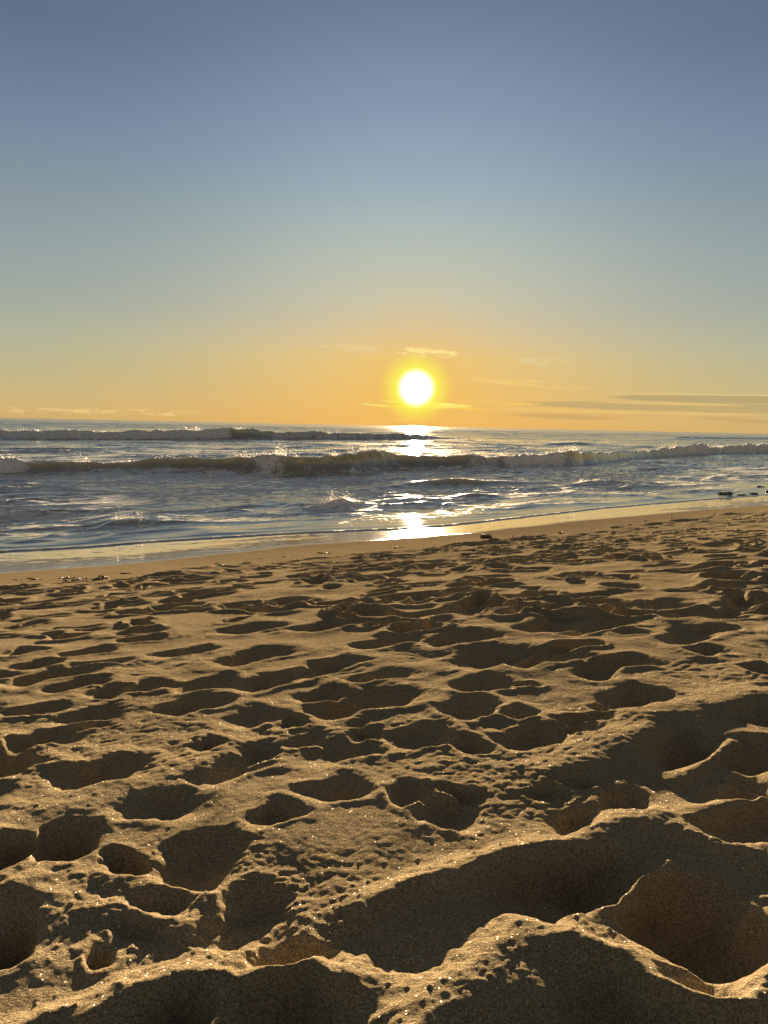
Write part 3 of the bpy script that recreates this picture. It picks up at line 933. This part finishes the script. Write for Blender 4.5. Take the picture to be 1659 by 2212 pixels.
def rock_bm(sx_, sy_, sz_, seed, rough_=.28):
    bm = bmesh.new()
    bmesh.ops.create_icosphere(bm, subdivisions=4, radius=1.0)
    off = Vector((seed * 3.7, seed * 1.9, seed))
    for v in bm.verts:
        p = v.co.copy()
        k = 1 + rough_ * mn.fractal(p * 1.3 + off, 1.0, 2.0, 4) + .5 * rough_ * mn.fractal(p * 4 + off, 1.0, 2.0, 3)
        c = mn.cell(p * 1.7 + off) * .10
        p = p * (k + c)
        p.z = max(p.z, -.5)
        v.co = Vector((p.x * sx_, p.y * sy_, p.z * sz_))
    return bm


def tube_bm(bm, pts, radii, seg=6):
    rings = []
    for i, p in enumerate(pts):
        d = (pts[min(i + 1, len(pts) - 1)] - pts[max(i - 1, 0)]).normalized()
        u = d.cross(Vector((0, 0, 1)))
        if u.length < .01: u = Vector((1, 0, 0))
        u.normalize(); w = d.cross(u)
        rings.append([bm.verts.new(p + (u * math.cos(a) + w * math.sin(a)) * radii[i]) for a in [k * 2 * math.pi / seg for k in range(seg)]])
    for a, b in zip(rings, rings[1:]):
        for k in range(seg):
            bm.faces.new((a[k], a[(k + 1) % seg], b[(k + 1) % seg], b[k]))
    bm.faces.new(list(reversed(rings[0]))); bm.faces.new(rings[-1])


ROCK = simple_mat('wet_rock', (.120, .095, .068), .35, .5, .02, 14.0)
MOSS = simple_mat('mossy_rock', (.110, .105, .050), .5, .4, .02, 16.0)
WOOD = simple_mat('drift_wood', (.075, .055, .035), .8, .2, .003, 40.0)
WEED = simple_mat('dry_seaweed', (.050, .036, .020), .7, .3, .002, 90.0)
SHELL = simple_mat('shell', (.78, .46, .26), .45, .4, .0008, 160.0, .15, transl=.3)
FEATHER = simple_mat('bird_plumage', (.10, .09, .08), .7, .2)
rr_ = random.Random(3)


def place_px(px, py, sea_level=False):
    if sea_level:
        x, y = plane_hit([(px, py)], SEA)
        return x[0], y[0], SEA
    x, y = unproj([(px, py)])
    return x[0], y[0], ground_z(x[0], y[0])


def pxm(px, py):
    """metres per photo unit at that ground point"""
    x, y, z = place_px(px, py)
    return math.hypot(x, y) / FOC


def rock(px, py, wpx, hpx, label, seed, m=ROCK, group=None, depth=.8, sea_level=True):
    x, y, z = place_px(px, py, sea_level)
    k = math.hypot(x, y) / FOC
    if not sea_level:
        z = min(z, SEA + .05)
    o_ = mesh_obj('rock', rock_bm(wpx * k / 2, wpx * k / 2 * depth, hpx * k * .55, seed, .42), m)
    o_.location = (x, y, z + .01); o_.rotation_euler = (0, 0, rr_.uniform(-.3, .3) + .5)
    return finish(o_, label, 'rock', group)


rock(459, 1151, 24, 6, 'dark peaked rock in the shallow wash beside a smaller round one', 5)
rock(474, 1147, 13, 5, 'small round dark rock seaward of the peaked rock in the wash', 6)
rock(1568, 1069, 36, 8, 'largest rock at the far right waterline, tinged mossy green', 7, MOSS, 'rocks at the far right waterline', depth=.6)
rock(1602, 1070, 28, 3.5, 'flat dark slab between the mossy rock and a lumpy rock at far right', 8, ROCK, 'rocks at the far right waterline', depth=.5)
rock(1628, 1068, 20, 5, 'lumpy dark rock at the waterline near the right border of the beach view', 9, ROCK, 'rocks at the far right waterline')
rock(1643, 1054, 22, 6, 'dark rock standing in the foam farther out than the other far right rocks', 10, ROCK, 'rocks at the far right waterline')
rock(1660, 1064, 14, 6, 'dark rock cut by the right border of the view', 11, ROCK, 'rocks at the far right waterline')

# block of wood
x, y, z = place_px(1050, 1162)
k = math.hypot(x, y) / FOC
bm = bmesh.new()
bmesh.ops.create_cube(bm, size=1.0)
for v in bm.verts:
    v.co = Vector((v.co.x * k * (20 if v.co.z > 0 else 25), v.co.y * .09, v.co.z * k * 9))
bmesh.ops.bevel(bm, geom=bm.edges[:], offset=.004, segments=2, affect='EDGES')
bmesh.ops.subdivide_edges(bm, edges=bm.edges[:], cuts=3, use_grid_fill=True)
for v in bm.verts:
    v.co += Vector((0, 0, 1)) * .008 * mn.noise(v.co * 22) + Vector((.006 * mn.noise(v.co * 30 + Vector((5, 5, 5))), 0, 0))
o_ = mesh_obj('driftwood_block', bm, WOOD, None, False)
o_.location = (x, y, z + k * 3.6); o_.rotation_euler = (0, .03, .12)
finish(o_, 'small dark squared block of driftwood alone on the smooth sand below the sun', 'driftwood')

def stick(name, px, py, wpx, label, cat, ang=.15, up=0.0, r0=.006, seed=0):
    x, y, z = place_px(px, py)
    k = math.hypot(x, y) / FOC
    q = random.Random(seed)
    L = wpx * k
    pts = [Vector(((i / 6 - .5) * L, q.uniform(-.07, .07) * L, .006 + up * L * (i / 6) ** 2 + q.uniform(-.02, .02) * L)) for i in range(7)]
    bm = bmesh.new()
    tube_bm(bm, pts, [r0 * (1 - .09 * i) for i in range(7)])
    o_ = mesh_obj(name, bm, WOOD); o_.location = (x, y, z); o_.rotation_euler = (0, 0, ang)
    return finish(o_, label, cat)


stick('stick', 273, 1239, 21, 'short dark stick lying flat on the smooth damp sand at left', 'stick', .35, 0, .008, 1)
stick('twig', 1107, 1163, 9, 'tiny crooked twig poking up at the trampled edge right of the wood block', 'twig', .9, .9, .006, 2)
stick('twig', 1277, 1148, 7, 'tiny upright twig on the trampled edge left of the seaweed heap', 'twig', 1.2, 1.4, .006, 3)


def weed_clump(px, py, wpx, hpx, n, label, seed, twig=False):
    x, y, z = place_px(px, py)
    k = math.hypot(x, y) / FOC
    q = random.Random(seed)
    root = bpy.data.objects.new('seaweed_clump', None); COL.objects.link(root)
    root.location = (x, y, z)
    bm = bmesh.new()
    for i in range(n):
        a = q.uniform(0, 2 * math.pi); L = wpx * k * q.uniform(.25, .6)
        p = Vector((q.gauss(0, wpx * k * (.2 if wpx > 20 else .05)), q.gauss(0, .04 if wpx > 20 else .01), .004)); pts = [p.copy()]
        for s_ in range(6):
            a += q.gauss(0, .6)
            p = p + Vector((math.cos(a) * L / 6, math.sin(a) * L / 6, q.uniform(-.2, .5) * hpx * k / 4))
            p.z = max(p.z, .003)
            pts.append(p.copy())
        tube_bm(bm, pts, [q.uniform(.003, .008) * (1 - j * .1) for j in range(7)], 5)
    mesh_obj('strands', bm, WEED, root)
    if twig:
        bm = bmesh.new()
        tube_bm(bm, [Vector((0, 0, 0)), Vector((.012, 0, .018)), Vector((.027, 0, .033)), Vector((.04, 0, .055))], [.004, .004, .003, .002])
        tube_bm(bm, [Vector((.012, 0, .018)), Vector((.016, 0, .032)), Vector((.014, 0, .042))], [.003, .003, .002])
        mesh_obj('twig', bm, WOOD, root)
    return finish(root, label, 'seaweed')


weed_clump(212, 1253, 40, 8, 26, 'dry seaweed tuft with a forked twig sticking up from a sand hump at left', 1, True)
weed_clump(160, 1256, 44, 4, 18, 'flat scatter of dried seaweed on the sand hump left of the forked twig', 2)
weed_clump(1332, 1141, 34, 7, 24, 'dark heap of seaweed on the trampled edge in the right half', 3)
weed_clump(1505, 1121, 36, 5, 20, 'low strip of seaweed along the far right end of the tide line', 4)
weed_clump(478, 1227, 16, 4, 12, 'small dark seaweed knot right beside the orange shell', 5)

# shell
x, y, z = place_px(459, 1227)
bm = bmesh.new()
bmesh.ops.create_icosphere(bm, subdivisions=3, radius=1.0)
for v in bm.verts:
    a = math.atan2(v.co.z + .9, v.co.x)
    v.co = Vector((v.co.x * (.5 + .35 * (v.co.z + 1) / 2), v.co.y * .35 + .25 * v.co.x ** 2, v.co.z)) * (1 + .05 * math.cos(14 * a))
    v.co *= .016
o_ = mesh_obj('shell', bm, SHELL); o_.location = (x, y, z + .014); o_.rotation_euler = (.2, .25, .4)
finish(o_, 'pale orange shell standing upright at the trampled edge, lit from behind', 'shell')

# scraps of seaweed scattered over the smooth strip
q = random.Random(9)
bm = bmesh.new()
for i in range(4):
    p = Vector((q.gauss(0, .012), q.gauss(0, .010), .003)); a = q.uniform(0, 6.28); pts = [p.copy()]
    for s_ in range(4):
        a += q.gauss(0, .5); p = p + Vector((math.cos(a) * .011, math.sin(a) * .011, q.uniform(-.002, .005))); p.z = max(.002, p.z); pts.append(p.copy())
    tube_bm(bm, pts, [.005, .006, .005, .004, .002], 5)
scrap0 = mesh_obj('seaweed_scrap', bm, WEED)
for i, (px, py) in enumerate([(39, 1253), (78, 1252), (139, 1249), (147, 1250), (187, 1250), (479, 1221), (533, 1216), (565, 1207), (620, 1203), (700, 1196), (860, 1184), (1180, 1156), (1214, 1152), (1341, 1136), (1358, 1135), (1397, 1126), (1405, 1131), (1446, 1120), (1468, 1120), (1545, 1113)]):
    o_ = scrap0
    if i:
        o_ = scrap0.copy(); COL.objects.link(o_)
    x, y, z = place_px(px, py)
    o_.location = (x, y, z); o_.rotation_euler = (0, 0, q.uniform(0, 6.28)); sc_ = q.uniform(.7, 1.5); o_.scale = (sc_ * 1.3, sc_, sc_)
    finish(o_, 'tiny dark scrap of dried seaweed on the smooth damp sand', 'seaweed scrap', 'seaweed scraps along the tide line')

# a bird far out over the sea
d = pix_dir(528, 777)[0] * 210
bm = bmesh.new()
bmesh.ops.create_icosphere(bm, subdivisions=2, radius=1.0)
for v in bm.verts:
    tp = 1 - .45 * abs(v.co.x) ** 2
    v.co = Vector((v.co.x * .22, v.co.y * .07 * tp, v.co.z * .07 * tp))
body = mesh_obj('bird', bm, FEATHER)
for sgn in (-1, 1):
    bm = bmesh.new()
    prof_ = [(0, .10, 0), (.22, .09, .10), (.42, .06, .08), (.60, .015, .02)]
    top = [[bm.verts.new((c_ * .5 * e, sgn * s_, zz + .008 * f)) for e in (-1, 1) for f in (-1, 1)] for s_, c_, zz in prof_]
    for a, b in zip(top, top[1:]):
        for i, j in ((0, 1), (1, 3), (3, 2), (2, 0)):
            bm.faces.new((a[i], a[j], b[j], b[i]))
    bm.faces.new(top[-1])
    bmesh.ops.recalc_face_normals(bm, faces=bm.faces[:])
    mesh_obj('wing', bm, FEATHER, body)
body.location = (d[0], d[1], EYE + d[2]); body.rotation_euler = (.35, 0, 1.2)
finish(body, 'single small dark bird flying in the clear sky left of the sun', 'bird')
